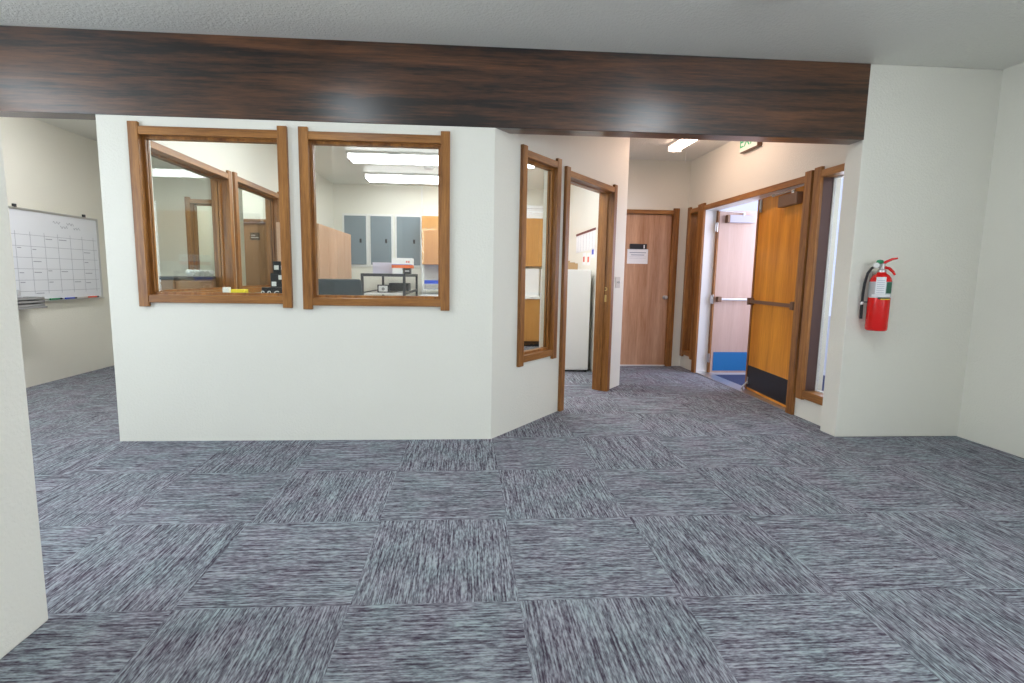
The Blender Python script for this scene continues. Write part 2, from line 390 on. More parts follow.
# right sidelight, its right side runs behind the pier
t = empty('window_4', FR @ Matrix.Translation((w4[0], 0, w4[2])), 'tall oak cased sidelight against the white pier, bright outdoors behind', 'window', None, 'structure')
hh = w4[3]-w4[2]; ww = 2.788-w4[0]
box('casing_stile', 0, 0.082, -0.028, 0, 0, hh, TRIM['z'], t, 0.0025)
box('casing_rail', 0.082, ww, -0.025, -0.003, hh-0.088, hh-0.03, TRIM['x'], t, 0.0025)
box('casing_rail', 0.082, ww, -0.025, -0.003, 0.012, 0.082, TRIM['x'], t, 0.0025)
box('jamb_liner', 0.066, 0.082, 0, 0.105, 0.066, hh-0.07, JAMB_SHADE, t)
box('head_liner', 0.082, ww, 0, RT, hh-0.088, hh-0.07, TRIM['x'], t); box('sill_liner', 0.082, ww, 0, RT, 0.062, 0.078, TRIM['x'], t)
MB().box(0.082, 0.092, 0.085, 0.105, 0.078, hh-0.088).box(0.092, ww, 0.085, 0.105, hh-0.098, hh-0.088).box(0.092, ww, 0.085, 0.105, 0.078, 0.088).build('sash', WHITE, t)
box('pane', 0.092, ww, 0.092, 0.098, 0.088, hh-0.098, GLASS, t)

# pier, right wall, rear of the front room
pr = box('wall_pier', 2.800, 3.97, YP, 3.62, 0, H, WALL, None, 0.006); pr['kind'] = 'structure'
wall('wall_right', frame(3.79, YP, -90), 7.46, H, 0.15, [(3.46, 5.86, 0.85, 2.15)])  # opening belongs to the added daylight in this wall
wall('wall_rear', frame(3.96, -4.0, 180), 8.5, H, 0.12, [(3.96-wx-0.6, 3.96-wx+0.6, 0.85, 2.15) for wx in (-0.35, 1.2, 2.75)])
lp = box('wall_near_left', -1.62, -1.400, -4.0, 1.634, 0, H, WALL, None, 0.008); lp['kind'] = 'structure'

# left room and the walls round the office
XLR = -4.37
wall('wall_left_room', frame(XLR, -4.0, 90), 12.8, H, 0.13, [(3.7, 6.1, 0.85, 2.15)])
FO = frame(-2.27, YP, 90)                              # office left wall, u = Y - 3.46
w6 = (0.190, 1.530, 0.935, 2.128); w7 = (1.590, 2.800, 0.935, 2.140)
wall('wall_office_left', FO, 5.27, H, 0.12, [hole(w6), hole(w7)], u0=WT)
window_unit(6, FO, *w6, 0.12, 'oak cased window in the office side wall, nearer one seen through the left partition window')
window_unit(7, FO, *w7, 0.12, 'oak cased window in the office side wall, farther one seen through the left partition window')
wall('wall_office_back', frame(-2.39, 8.73, 0), 4.1, H, 0.13)
wall('wall_alcove', frame(XLR, 6.76, 0), 1.40, H, 0.12, [hole((0.735, 1.33, 0.94, 2.13))])
window_unit(8, frame(XLR, 6.76, 0), 0.735, 1.33, 0.94, 2.13, 0.12, 'oak framed inner window seen far off through both office panes')
FLB = frame(XLR, 8.40, 0)
wall('wall_left_room_back', FLB, 2.0, H, 0.13, [(0.55, 1.44, 0, 1.985)])
doorcase('trim_1', FLB, 0.49, 1.50, 2.06, 0.13, 'brown casing round the far door of the left room', both=False, stop=False)

# beam
bm_ = box('ceiling_beam', XLR, 2.800, YP-0.006, YP+WT, 2.172, H, BEAM, None, 0.004)
tag(bm_, 'long dark stained wooden beam running under the ceiling over the partition', 'beam')

# ------------------------------------------------------------ doors
# closed brown/pinkish door at the end of the hall
doorcase('trim_2', FB, bdoor[0], bdoor[1], bdoor[2], 0.12, 'oak casing round the closed door at the end of the hall', 0.078, both=False)
d = empty('door_2', FB @ Matrix.Translation((bdoor[0]+0.08, 0.022, 0)), 'closed pinkish tan slab door at the end of the hall with a paper notice', 'door', None, 'structure')
dw = bdoor[1]-bdoor[0]-0.16
box('slab', 0.0, dw, 0, 0.02, 0.012, bdoor[2]-0.082, LAUAN, d, 0.002)
MB().lathe([(0, 0), (0.026, 0), (0.026, 0.006), (0.010, 0.010), (0.010, 0.028), (0.024, 0.038), (0.028, 0.050), (0.022, 0.062), (0, 0.066)],
           Matrix.Translation((dw-0.045, 0, 0.925)) @ Matrix.Rotation(PI/2, 4, 'X')).build('door_knob', STEEL, d, None, 0, True)
box('threshold', 0, dw, -0.02, 0.02, 0, 0.012, WHITE, d)
XN = 2.105-XL
nt_ = empty('door_notice', FB @ Matrix.Translation((XN, 0.0195, 1.362)), 'white paper notice hanging from a black holder on the hall end door', 'notice')
box('sheet', 0, 0.278, 0, 0.0015, 0, 0.190, PAPER, nt_)
hb = MB()
for i, (a, b) in enumerate(((0.03, 0.25), (0.05, 0.23))): hb.box(a, b, -0.001, 0, 0.140-i*0.03, 0.150-i*0.03)
hb.box(0.03, 0.25, -0.001, 0, 0.09, 0.092).box(0.03, 0.25, -0.001, 0, 0.07, 0.072).build('printed_lines', LINE, nt_)
hd = MB().box(0.03, 0.255, -0.012, 0.0015, 0.190, 0.258).build('holder', BLACK, nt_, None, 0.002)
hd['label'] = 'black holder bar'
box('white_mark', 0.21, 0.225, -0.0135, -0.012, 0.20, 0.245, PAPER, hd)

# entrance double doors
dc = doorcase('trim_3', FR, dR[0], dR[1], dR[2], RT, 'oak casing round the pair of entrance doors', 0.084, 0.058, 0.03, both=False, liner=False)
op0, op1, opz = dR[0]+0.084, dR[1]-0.084, dR[2]-0.088      # clear opening
rv = MB().box(dR[0]+0.066, op0, 0, RT, 0, opz+0.018).box(op1, dR[1]-0.066, 0, RT, 0, opz+0.018).box(op0, op1, 0, RT, opz, opz+0.018)
j = rv.build('trim_4', WHITE, None, FR); j['kind'] = 'structure'
th = box('trim_5', op0, op1, -0.005, RT, 0, 0.010, ALU, None, 0.002, FR); th['kind'] = 'structure'

W = 0.892
hn = Vector((XR+0.030, YB-op1, 0)); dirn = Vector((math.sin(math.radians(5.5)), math.cos(math.radians(5.5)), 0))
def near_leaf():
    free = hn + dirn*W
    M = Matrix.Translation(free) @ Matrix.Rotation(math.atan2(-dirn.y, -dirn.x), 4, 'Z')    # x from free edge to hinge, -y to the hall
    d = empty('door_3', M, 'orange varnished entrance door leaf almost closed, with black kick plate and closer', 'door', None, 'structure')
    Hh = opz-0.006
    box('slab', 0.006, W-0.004, 0, 0.042, 0.014, Hh, ORANGE, d, 0.002)
    box('edge_strip', 0, 0.006, -0.001, 0.043, 0.014, Hh, TRIM['z'], d)
    box('astragal', 0.0, 0.035, -0.008, 0, 0.014, Hh, TRIM['z'], d, 0.002)
    k = box('kick_plate', 0.036, W-0.03, -0.004, 0, 0.040, 0.275, BLACK, d); k['label'] = 'black kick plate'
    box('crash_bar', 0.03, W-0.02, -0.050, -0.028, 0.935, 0.968, BRONZE, d, 0.004)
    for x in (0.012, W-0.07): box('bar_housing', x, x+0.05, -0.055, 0, 0.915, 0.988, BRONZE, d, 0.006)
    cbd = box('closer_body', W-0.40, W-0.095, -0.058, 0, Hh-0.150, Hh-0.048, BRONZE, d, 0.006)
    ar = MB(); ar.cyl((W-0.20, -0.03, Hh-0.048), (W-0.20, -0.03, Hh-0.018), 0.018)
    ar.tube([(W-0.20, -0.035, Hh-0.024), (W-0.50, -0.055, Hh-0.024)], 0.008); ar.cyl((W-0.50, -0.055, Hh-0.034), (W-0.50, -0.055, Hh-0.010), 0.014)
    ar.build('closer_arm', STEEL, cbd, None, 0, True)
    for z in (0.25, 1.0, 1.80): MB().cyl((W+0.002, -0.004, z-0.05), (W+0.002, -0.004, z+0.05), 0.007).build('hinge', STEEL, d, None, 0, True)
    lb = MB().box(0.05, 0.085, -0.010, 0, 1.86, 1.99).cyl((0.067, -0.012, 1.88), (0.067, -0.012, 1.97), 0.009); lb.build('top_latch', STEEL, d, None, 0, True)
    st = MB().box(0.045, 0.075, -0.012, -0.004, 0.075, 0.150).tube([(0.06, -0.012, 0.10), (0.06, -0.055, 0.05), (0.06, -0.060, 0.025)], 0.008)
    st.cyl((0.06, -0.060, 0.012), (0.06, -0.060, 0.035), 0.013); st.build('foot_stop', STEEL, d, None, 0, True)
near_leaf()
def far_leaf():
    # hinged on the far jamb, swung square outwards, its hall side turned to the camera
    M = Matrix.Translation((XR+0.135, YB-op0-0.045, 0))
    d = empty('door_4', M, 'pale washed entrance door leaf standing wide open outdoors, blue kick plate', 'door', None, 'structure')
    Hh = opz-0.006
    box('slab', 0.02, W, 0, 0.042, 0.014, Hh, PALE, d, 0.002)
    box('edge_strip', 0.0, 0.02, -0.001, 0.043, 0.014, Hh, TRIM['z'], d)
    k = box('kick_plate', 0.05, W-0.03, -0.004, 0, 0.040, 0.275, PLATE_SKY, d); k['label'] = 'blue kick plate'
    box('crash_bar', 0.05, W-0.02, -0.050, -0.028, 0.920, 0.945, ALU, d, 0.004)
    for x in (0.035, W-0.07): box('bar_housing', x, x+0.05, -0.055, 0, 0.900, 0.965, BRONZE, d, 0.006)
    cbd = box('closer_body', 0.12, 0.44, -0.058, 0, Hh-0.145, Hh-0.055, LILACM, d, 0.006)
    box('closer_cap', 0.09, 0.12, -0.060, 0, Hh-0.147, Hh-0.053, BRONZE, d, 0.004)
    ar = MB(); ar.cyl((0.30, -0.03, Hh-0.055), (0.30, -0.03, Hh-0.020), 0.014); ar.tube([(0.30, -0.03, Hh-0.02), (-0.02, -0.05, Hh-0.012)], 0.006)
    ar.build('closer_arm', STEEL, cbd, None, 0, True)
    for z in (0.20, 0.93, 1.80):
        hz = MB(); hz.cyl((-0.006, -0.006, z-0.055), (-0.006, -0.006, z+0.055), 0.010).box(-0.03, 0.0, -0.004, 0.0, z-0.05, z+0.05); hz.build('hinge', STEEL, d, None, 0, True)
far_leaf()

# far door of the left room
d = empty('door_5', FLB @ Matrix.Translation((0.56, 0.03, 0)), 'flat brown door with a small dark plate, far off in the left room', 'door', None, 'structure')
box('slab', 0, 0.87, 0, 0.04, 0.01, 1.975, BROWN, d, 0.002)
box('door_plate', 0.27, 0.42, -0.004, 0, 1.70, 1.82, BLACK, d)
MB().box(0.285, 0.35, -0.006, -0.004, 1.77, 1.785).box(0.285, 0.40, -0.006, -0.004, 1.735, 1.75).build('plate_lines', SILVER, d)
MB().lathe([(0, 0), (0.026, 0), (0.010, 0.010), (0.010, 0.028), (0.026, 0.045), (0, 0.066)], Matrix.Translation((0.81, 0, 0.93)) @ Matrix.Rotation(PI/2, 4, 'X')).build('door_knob', STEEL, d, None, 0, True)

# outdoors by the entrance
g = box('ground', 3.051, 14, -2, 16, -0.12, -0.02, CONC); g['kind'] = 'structure'
tag(box('entrance_mat', 3.06, 4.5, 4.30, 5.86, -0.02, -0.006, MAT, None, 0.003), 'dark navy mat on the ground just outside the entrance doors', 'mat')

# ------------------------------------------------------------ ceiling lights
def fixture(label, x, y, w, L, mat, alongx, grp=None, z=H, cord=False):
    M = Matrix.Translation((x, y, z)) @ (Matrix() if not alongx else Matrix.Rotation(PI/2, 4, 'Z'))
    t = empty('fluorescent_light', M, label, 'ceiling light', grp)
    box('housing', -w/2, w/2, -L/2, L/2, -0.03, 0, WHITE, t, 0.003)
    prof = [(-w/2+0.01, -0.03), (-w/2+0.012, -0.055), (-w/2+0.045, -0.078), (w/2-0.045, -0.078), (w/2-0.012, -0.055), (w/2-0.01, -0.03)]
    MB().prism(prof, -L/2+0.02, L/2-0.02, Matrix.Rotation(PI/2, 4, 'X')).build('diffuser', mat, t)
    for s in (-1, 1): box('end_cap', -w/2, w/2, s*L/2-0.02 if s > 0 else -L/2, L/2 if s > 0 else -L/2+0.02, -0.080, -0.03, WHITE, t, 0.003)
    return t
fixture('wraparound fluorescent ceiling light in the entrance hall', 2.345, 5.06, 0.155, 1.22, TUBE_H, False)
pcd = MB().cyl((2.60, 5.93, H-0.10), (2.60, 5.93, H), 0.004).lathe([(0, -0.135), (0.007, -0.13), (0.004, -0.10), (0, -0.10)], Matrix.Translation((2.60, 5.93, H)))
tag(pcd.build('hanging_cord', WHITE, None, None, 0, True), 'short white cord hanging from the entrance hall ceiling', 'cord')
fixture('long bright office ceiling light, nearer of the two seen through the right window', -0.30, 6.58, 0.37, 2.4, TUBE_O, True)
fixture('long bright office ceiling light, farther of the two, beyond the smoke detector', -0.34, 7.90, 0.42, 2.4, TUBE_O, True)
fixture('office ceiling light near the reception counter', -1.20, 4.55, 0.22, 1.22, TUBE_N, False)  # extra fixture out of view, put in to brighten the office
fixture('office ceiling light close to the angled wall', 0.50, 5.15, 0.22, 1.22, TUBE_N, True)  # extra fixture out of view, lifts the dim area inside the doorway
fixture('front room ceiling light over the left side, above the camera', -1.05, 1.98, 0.22, 1.22, TUBE_G, False)
fixture('front room ceiling light over the right side, above the camera', 1.70, 1.95, 0.22, 1.22, TUBE_F, False)
fixture('left room ceiling light nearest the camera, left of the near wall', -3.75, 2.0, 0.3, 1.3, TUBE_G, False)
fixture('left room ceiling light in front of the whiteboard', -3.30, 4.45, 0.22, 1.22, TUBE_L, False)  # fixture hidden by the beam, added to brighten the left room
fixture('left room ceiling light in front of the far brown door', -3.60, 7.70, 0.22, 0.62, TUBE_L, True)  # further fixture added to light the left room
sd = empty('smoke_detector', (-0.54, 7.22, H), 'round white smoke detector on the office ceiling between the two lights', 'smoke detector')
MB().lathe([(0, 0), (0.075, 0), (0.075, -0.012), (0.060, -0.035), (0.035, -0.042), (0, -0.042)]).build('body', WHITE, sd, None, 0, True)
MB().lathe([(0.062, -0.014), (0.067, -0.014), (0.067, -0.022), (0.062, -0.022), (0.062, -0.014)]).build('vent_ring', GREY, sd, None, 0, True)

# ------------------------------------------------------------ exit sign
def text_mesh(name, body, size, mat, parent, M, depth=0.001):
    cu = bpy.data.curves.new(name, 'FONT'); cu.body = body; cu.size = size; cu.extrude = depth; cu.align_x = 'CENTER'; cu.align_y = 'CENTER'
    tmp = bpy.data.objects.new(name, cu); C.objects.link(tmp)
    bpy.context.view_layer.update()
    me = bpy.data.meshes.new_from_object(tmp.evaluated_get(bpy.context.evaluated_depsgraph_get()))
    bpy.data.objects.remove(tmp, do_unlink=True)
    me.materials.clear(); me.materials.append(mat); me.name = name
    o = bpy.data.objects.new(name, me); C.objects.link(o); o.parent = parent; o.matrix_local = M
    return o
ex = empty('exit_sign', FR @ Matrix.Translation((6.41-5.17, 0, 2.485)), 'green and white exit sign on the hall wall above the entrance doors', 'exit sign')
box('housing', 0, 0.32, -0.05, 0, 0, 0.19, BRONZE, ex, 0.004)
box('face', 0.006, 0.314, -0.053, -0.050, 0.006, 0.184, EXITF, ex)
text_mesh('letters', 'EXIT', 0.155, EXITG, ex, Matrix.Translation((0.16, -0.0545, 0.095)) @ Matrix.Rotation(PI/2, 4, 'X'))

# ------------------------------------------------------------ light switch on the angled wall
sw = empty('light_switch', FA @ Matrix.Translation((2.165, 0, 1.07)), 'white double light switch plate on the angled wall beside the doorway', 'light switch')
pt_ = box('plate', -0.058, 0.058, -0.006, 0, 0, 0.115, IVORY, sw, 0.002)
for x in (-0.023, 0.023): box('toggle', x-0.005, x+0.005, -0.018, -0.006, 0.046, 0.069, WHITE, pt_, 0.001)

# ------------------------------------------------------------ fire extinguisher
fe = empty('fire_extinguisher', Matrix.Translation((2.966, 3.376, 0.825)) @ Matrix.Rotation(math.radians(-38), 4, 'Z'), 'red fire extinguisher with black hose hung on the white pier', 'fire extinguisher')
R_ = 0.066
MB().lathe([(0, 0), (R_-0.010, 0), (R_-0.002, 0.006), (R_, 0.014), (R_, 0.350), (R_-0.005, 0.375), (R_-0.020, 0.398), (0.028, 0.412), (0.026, 0.420), (0, 0.420)], None, 40).build('cylinder', RED, fe, None, 0, True)
lab = MB().lathe([(R_+0.0006, 0.238), (R_+0.0006, 0.352)], None, 40)
bmesh.ops.delete(lab.bm, geom=[f for f in lab.bm.faces if f.calc_center_median().y > 0.02], context='FACES')
lab.build('label_band', SILVER, fe, None, 0, True)
def patch(nm, a0, a1, z0, z1, mat, rr, lb=None):
    mb = MB(); n = 8; vs = []
    for i in range(n+1):
        a = math.radians(a0+(a1-a0)*i/n); vs.append([mb.bm.verts.new((rr*math.sin(a), -rr*math.cos(a), z)) for z in (z0, z1)])
    for i in range(n): mb.bm.faces.new((vs[i][0], vs[i+1][0], vs[i+1][1], vs[i][1]))
    o = mb.build(nm, mat, fe, None, 0, True)
    if lb: o['label'] = lb
patch('print_patch', 28, 68, 0.270, 0.350, DGREEN, R_+0.0012, 'dark green printed panel')
patch('print_patch', -10, 60, 0.228, 0.242, BLACK, R_+0.0012, 'black printed strip')
patch('print_patch', 5, 60, 0.226, 0.232, YELLOW, R_+0.0018, 'yellow printed strip')
patch('print_patch', -45, 62, 0.246, 0.262, PAPER, R_+0.0012, 'white printed strip')
tg = box('inspection_tag', -0.030, 0.026, -R_-0.008, -R_-0.006, 0.262, 0.385, PAPER, fe); tg['label'] = 'white inspection tag'
ln = MB()
for i in range(7): ln.box(-0.024, 0.020, -R_-0.0086, -R_-0.008, 0.275+i*0.014, 0.2775+i*0.014)
ln.build('tag_lines', LINE, tg)
vb = MB().lathe([(0, 0.418), (0.026, 0.418), (0.026, 0.436), (0.017, 0.442), (0.017, 0.480), (0, 0.484)]).cyl((0, 0, 0.462), (-0.045, -0.004, 0.462), 0.012)
vb.cyl((-0.036, -0.012, 0.468), (-0.036, -0.040, 0.468), 0.020)
va_ = vb.build('valve', STEEL, fe, None, 0, True)
MB().cyl((-0.036, -0.040, 0.468), (-0.036, -0.044, 0.468), 0.017).build('gauge_face', WHITE, va_)
MB().lathe([(0, -0.012), (0.018, -0.008), (0.023, 0.004), (0.018, 0.016), (0, 0.022)], Matrix.Translation((-0.016, -0.006, 0.488))).build('green_cap', GREEN, fe, None, 0, True)
lv = MB()
lv.tube([(0.0, 0, 0.478), (0.025, 0, 0.497), (0.055, 0, 0.513), (0.082, 0, 0.518)], [0.010, 0.009, 0.008, 0.006]); o_ = lv.build('lever', RED, fe, None, 0, True)
MB().tube([(0.012, 0, 0.455), (0.040, 0, 0.447), (0.062, 0, 0.424), (0.076, 0, 0.400)], [0.010, 0.010, 0.009, 0.006]).build('carry_handle', RED, fe, None, 0, True)
ho_ = MB().tube([(-0.036, -0.002, 0.462), (-0.060, -0.004, 0.448), (-0.080, -0.006, 0.410), (-0.092, -0.006, 0.340), (-0.096, -0.004, 0.260), (-0.096, 0.0, 0.205)], 0.0085).build('hose', RUBBER, fe, None, 0, True)
MB().cyl((-0.096, 0, 0.205), (-0.096, 0, 0.185), 0.011).build('hose_collar', WHITE, ho_, None, 0, True)
MB().cyl((-0.096, 0, 0.185), (-0.094, 0, 0.080), 0.010).build('nozzle', RUBBER, ho_, None, 0, True)
MB().box(-0.108, -R_+0.004, -0.006, 0.006, 0.198, 0.208).build('hose_clip', RUBBER, fe)
MB().box(-0.022, 0.022, 0.060, 0.078, 0.08, 0.43).box(-0.014, 0.014, 0.02, 0.062, 0.414, 0.424).build('wall_bracket', STEEL, fe, None, 0.001).matrix_local = Matrix.Rotation(math.radians(38), 4, 'Z')

# ------------------------------------------------------------ left room: whiteboard, shelf
wb = empty('whiteboard', frame(XLR, 4.85, 90) @ Matrix.Translation((0, 0, 0.868)), 'whiteboard with a hand ruled calendar grid on the left room wall', 'whiteboard')
# local: x = along +Y, y = into the wall
BW, BH = 1.345, 0.888
box('panel', 0, BW, -0.012, -0.001, 0, BH, BOARD, wb)
fr = MB().box(-0.006, BW+0.006, -0.020, 0, BH-0.004, BH+0.016).box(-0.006, BW+0.006, -0.020, 0, -0.016, 0.004).box(-0.006, 0.012, -0.020, 0, 0.004, BH-0.004).box(BW-0.012, BW+0.006, -0.020, 0, 0.004, BH-0.004)
fr.build('aluminium_frame', ALU, wb)
gr = MB()
for i in range(6): gr.box(0.04, BW-0.03, -0.0128, -0.012, 0.645-i*0.112, 0.6485-i*0.112)
for i in range(8): gr.box(0.09+i*0.168, 0.0935+i*0.168, -0.0128, -0.012, 0.06, 0.68)
gr.build('ruled_grid', LINE, wb)
sc = MB()
for i in range(7):
    for k in range(6):
        if random.random() < 0.45:
            a = 0.105+i*0.168; z = 0.60-k*0.112+random.uniform(0, 0.025); q = random.uniform(0.04, 0.12)
            sc.box(a, a+q, -0.0128, -0.012, z, z+0.008)
for k in range(4):
    pts = [(0.72+0.09*k+0.012*j, -0.0125, 0.80-0.04*(k % 2)+0.014*math.sin(j*1.9+k)) for j in range(9)]
    sc.tube(pts, 0.002, 5)
sc.build('handwriting', LINE, wb)
box('marker_tray', 0.05, BW-0.02, -0.055, -0.018, -0.018, -0.010, ALU, wb, 0.002)
for x in (0.27, 1.14): box('hanging_clip', x, x+0.03, -0.022, -0.001, BH+0.014, BH+0.045, DGREY, wb, 0.002)
def marker(y, m, label):
    o = MB().cyl((0, 0, 0), (0, 0.12, 0), 0.0085).build('marker', m, None, Matrix.Translation((XLR+0.036, y, 0.868-0.0012)), 0, True)
    tag(o, label, 'marker')
    MB().cyl((0, 0.12, 0), (0, 0.15, 0), 0.009).build('cap', BLACK, o, None, 0, True)
marker(5.42, GREEN, 'green marker lying on the whiteboard tray, left of the blue one')
marker(5.62, BLUE, 'blue marker lying in the middle of the whiteboard tray')
marker(5.95, REDP, 'red marker lying on the right part of the whiteboard tray')
# wall-mounted shelf with stacked trays
ws = empty('wall_shelf', (XLR, 4.55, 0.80), 'small grey shelf on a dark bracket below the whiteboard, half behind the near wall', 'shelf')
box('shelf_board', 0, 0.24, 0, 0.58, 0, 0.018, GREY, ws, 0.003)
MB().prism([(0, -0.001), (0.16, -0.001), (0.02, -0.20), (0, -0.20)], 0.28, 0.34, Matrix.Translation((0, 0.62, 0)) @ Matrix.Rotation(PI/2, 4, 'X')).build('bracket', DGREY, ws)
tr = empty('paper_trays', (XLR+0.060, 4.60, 0.818), 'stack of grey flat paper trays standing on the small wall shelf', 'paper tray')
for k in range(3):
    tt = MB().box(0, 0.165, 0, 0.52, k*0.032, k*0.032+0.005).box(0, 0.004, 0, 0.52, k*0.032, k*0.032+0.026).box(0.161, 0.165, 0, 0.52, k*0.032, k*0.032+0.024).box(0, 0.165, 0.514, 0.52, k*0.032, k*0.032+0.026).box(0.01, 0.155, 0.01, 0.5, k*0.032+0.006, k*0.032+0.016)
    tt.build('tray', GREY, tr)
fg = MB().lathe([(0, 0), (0.03, 0), (0.034, 0.01), (0.018, 0.02), (0.022, 0.045), (0.012, 0.075), (0, 0.08)], Matrix.Translation((XLR+0.10, 4.98, 0.818+0.083)))
tag(fg.build('ornament', SILVER, None, None, 0, True), 'small grey ornament standing on top of the paper trays', 'ornament')

# credenza and white cups seen dimly through the side window
cz = empty('credenza', (-2.80, 4.25, 0), 'low dark cabinet outside the office side window with white cups on it', 'cabinet')
box('carcass', 0, 0.38, 0, 1.2, 0.06, 1.105, BROWN, cz, 0.003); box('top', -0.01, 0.39, -0.01, 1.21, 1.105, 1.13, DGREY, cz, 0.003)
box('plinth', 0.02, 0.36, 0.02, 1.18, 0, 0.06, BLACK, cz)
for k in range(2): box('door_panel', 0.38, 0.39, 0.02+k*0.59, 0.59+k*0.59, 0.09, 1.09, BROWN, cz, 0.002)
pos = ['first', 'second', 'third', 'fourth', 'last']
for k in range(5):
    cp = MB().lathe([(0, 0), (0.020, 0), (0.032, 0.02), (0.034, 0.04), (0.024, 0.06), (0, 0.066)], Matrix.Translation((-2.60, 4.84+k*0.095, 1.13)))
    tag(cp.build('white_jar', WHITE, None, None, 0, True), 'small rounded white jar on the dark credenza, %s in the row from the front' % pos[k], 'jar', 'row of white jars on the credenza')

# ------------------------------------------------------------ office furniture
# counter under the partition windows
ct = empty('reception_counter', (-2.25, YP+WT+0.03, 0), 'pale counter running inside the office below the partition windows', 'counter')
box('worktop', 0, 2.2, 0, 0.42, 0.94, 0.975, WHITE, ct, 0.004)
for x in (0.02, 1.08, 2.14): box('support_panel', x, x+0.04, 0.02, 0.38, 0, 0.94, TAN, ct)
def block(nm, x, y, w, d_, h_, mat, label, cat, chars=None):
    t = empty(nm, (x, y, 0.975), label, cat)
    box('body', 0, w, 0, d_, 0, h_, mat, t, 0.002)
    if chars: text_mesh('figures', chars, h_*0.62, PAPER, t, Matrix.Translation((w/2, -0.0015, h_/2)) @ Matrix.Rotation(PI/2, 4, 'X'))
    return t
block('desk_calendar', -1.49, 3.70, 0.165, 0.05, 0.095, BLACK, 'black desk calendar strip with white characters on the counter at the left window', 'calendar', '8 8 C 5')
ph = empty('desk_organizer', (-1.495, 3.88, 0.975), 'black upright desk organizer with white tags at the right edge of the left window', 'organizer')
MB().box(0, 0.11, 0, 0.12, 0, 0.20).box(0, 0.11, 0.06, 0.12, 0.20, 0.29).build('case', BLACK, ph, None, 0.004)
for i, (x_, z_) in enumerate(((0.010, 0.225), (0.062, 0.225), (0.062, 0.15), (0.010, 0.10))): box('tag', x_, x_+0.034, (0.057 if z_ > 0.2 else -0.003), (0.060 if z_ > 0.2 else 0.0), z_, z_+0.034, WHITE, ph)
tag(MB().box(0, 0.095, 0, 0.07, 0, 0.077).build('sticky_note_pad', YELLOW, None, Matrix.Translation((-1.718, 3.72, 0.975)), 0.001), 'yellow block of sticky notes on the counter under the left window', 'sticky notes')
tag(MB().box(0, 0.04, 0, 0.06, 0, 0.090, Matrix.Rotation(0.15, 4, 'Z')).build('paper_pad', PAPER, None, Matrix.Translation((-1.785, 3.74, 0.975)), 0.001), 'small white paper pad left of the yellow sticky notes', 'paper pad')

# tall tan cabinets on the office left wall
tc_ = empty('tall_cabinet', (-2.238, 6.04, 0), 'tall tan wooden cabinet bank along the office left wall', 'cabinet')
box('carcass', 0, 0.472, 0, 1.64, 0.07, 1.765, TAN, tc_, 0.002); box('plinth', 0, 0.44, 0.02, 1.62, 0, 0.07, BLACK, tc_)
for k in range(4): box('door', 0.472, 0.490, 0.005+k*0.41, 0.405+k*0.41, 0.08, 1.76, TAN, tc_, 0.002)

# office chair
def chair():
    t = empty('office_chair', Matrix.Translation((-1.405, 5.30, 0)) @ Matrix.Rotation(math.radians(4), 4, 'Z'), 'black upholstered office chair seen from behind through the right partition window', 'office chair')
    b = MB(); n = 12; W_, T_ = 0.30, 0.05
    g0 = []
    for i in range(n+1):
        u = -1+2*i/n; row = []
        for j_ in range(9):
            v = j_/8; ww_ = W_*(0.92+0.08*math.sin(PI*v))
            row.append((u*ww_, 0.05*(u*u), 0.60+0.52*v))
        g0.append(row)
    for s, off in ((1, -T_/2), (-1, T_/2)):
        vs = [[b.bm.verts.new((x, y+off, z)) for x, y, z in row] for row in g0]
        if s == 1: A = vs
        else: B = vs
        for i in range(n):
            for j_ in range(8): b.bm.faces.new((vs[i][j_], vs[i+1][j_], vs[i+1][j_+1], vs[i][j_+1]))
    for i in range(n):
        for j_ in (0, 8): b.bm.faces.new((A[i][j_], A[i+1][j_], B[i+1][j_], B[i][j_]))
    for j_ in range(8):
        for i in (0, n): b.bm.faces.new((A[i][j_], A[i][j_+1], B[i][j_+1], B[i][j_]))
    b.build('backrest', FABRIC, t, None, 0.012, True)
    box('seat', -0.25, 0.25, 0.06, 0.54, 0.44, 0.52, FABRIC, t, 0.03)
    MB().tube([(0, 0.3, 0.43), (0, 0.08, 0.42), (0, -0.03, 0.47), (0, -0.04, 0.72)], 0.022).build('back_support', RUBBER, t, None, 0, True)
    MB().cyl((0, 0.3, 0.10), (0, 0.3, 0.44), 0.028).build('gas_column', DGREY, t, None, 0, True)
    for k in range(5):
        a = 2*PI*k/5+0.3; e_ = Vector((0.27*math.cos(a), 0.3+0.27*math.sin(a), 0.075))
        MB().tube([(0, 0.3, 0.11), e_], [0.024, 0.014]).build('base_spoke', RUBBER, t, None, 0, True)
        MB().cyl(e_+Vector((0.012, 0, -0.047)), e_+Vector((-0.012, 0, -0.047)), 0.028).build('caster', RUBBER, t, None, 0, True)
    for s in (-1, 1): MB().tube([(s*0.24, 0.34, 0.47), (s*0.29, 0.33, 0.50), (s*0.29, 0.30, 0.68), (s*0.29, 0.14, 0.70)], 0.015).build('armrest', RUBBER, t, None, 0, True)
chair()

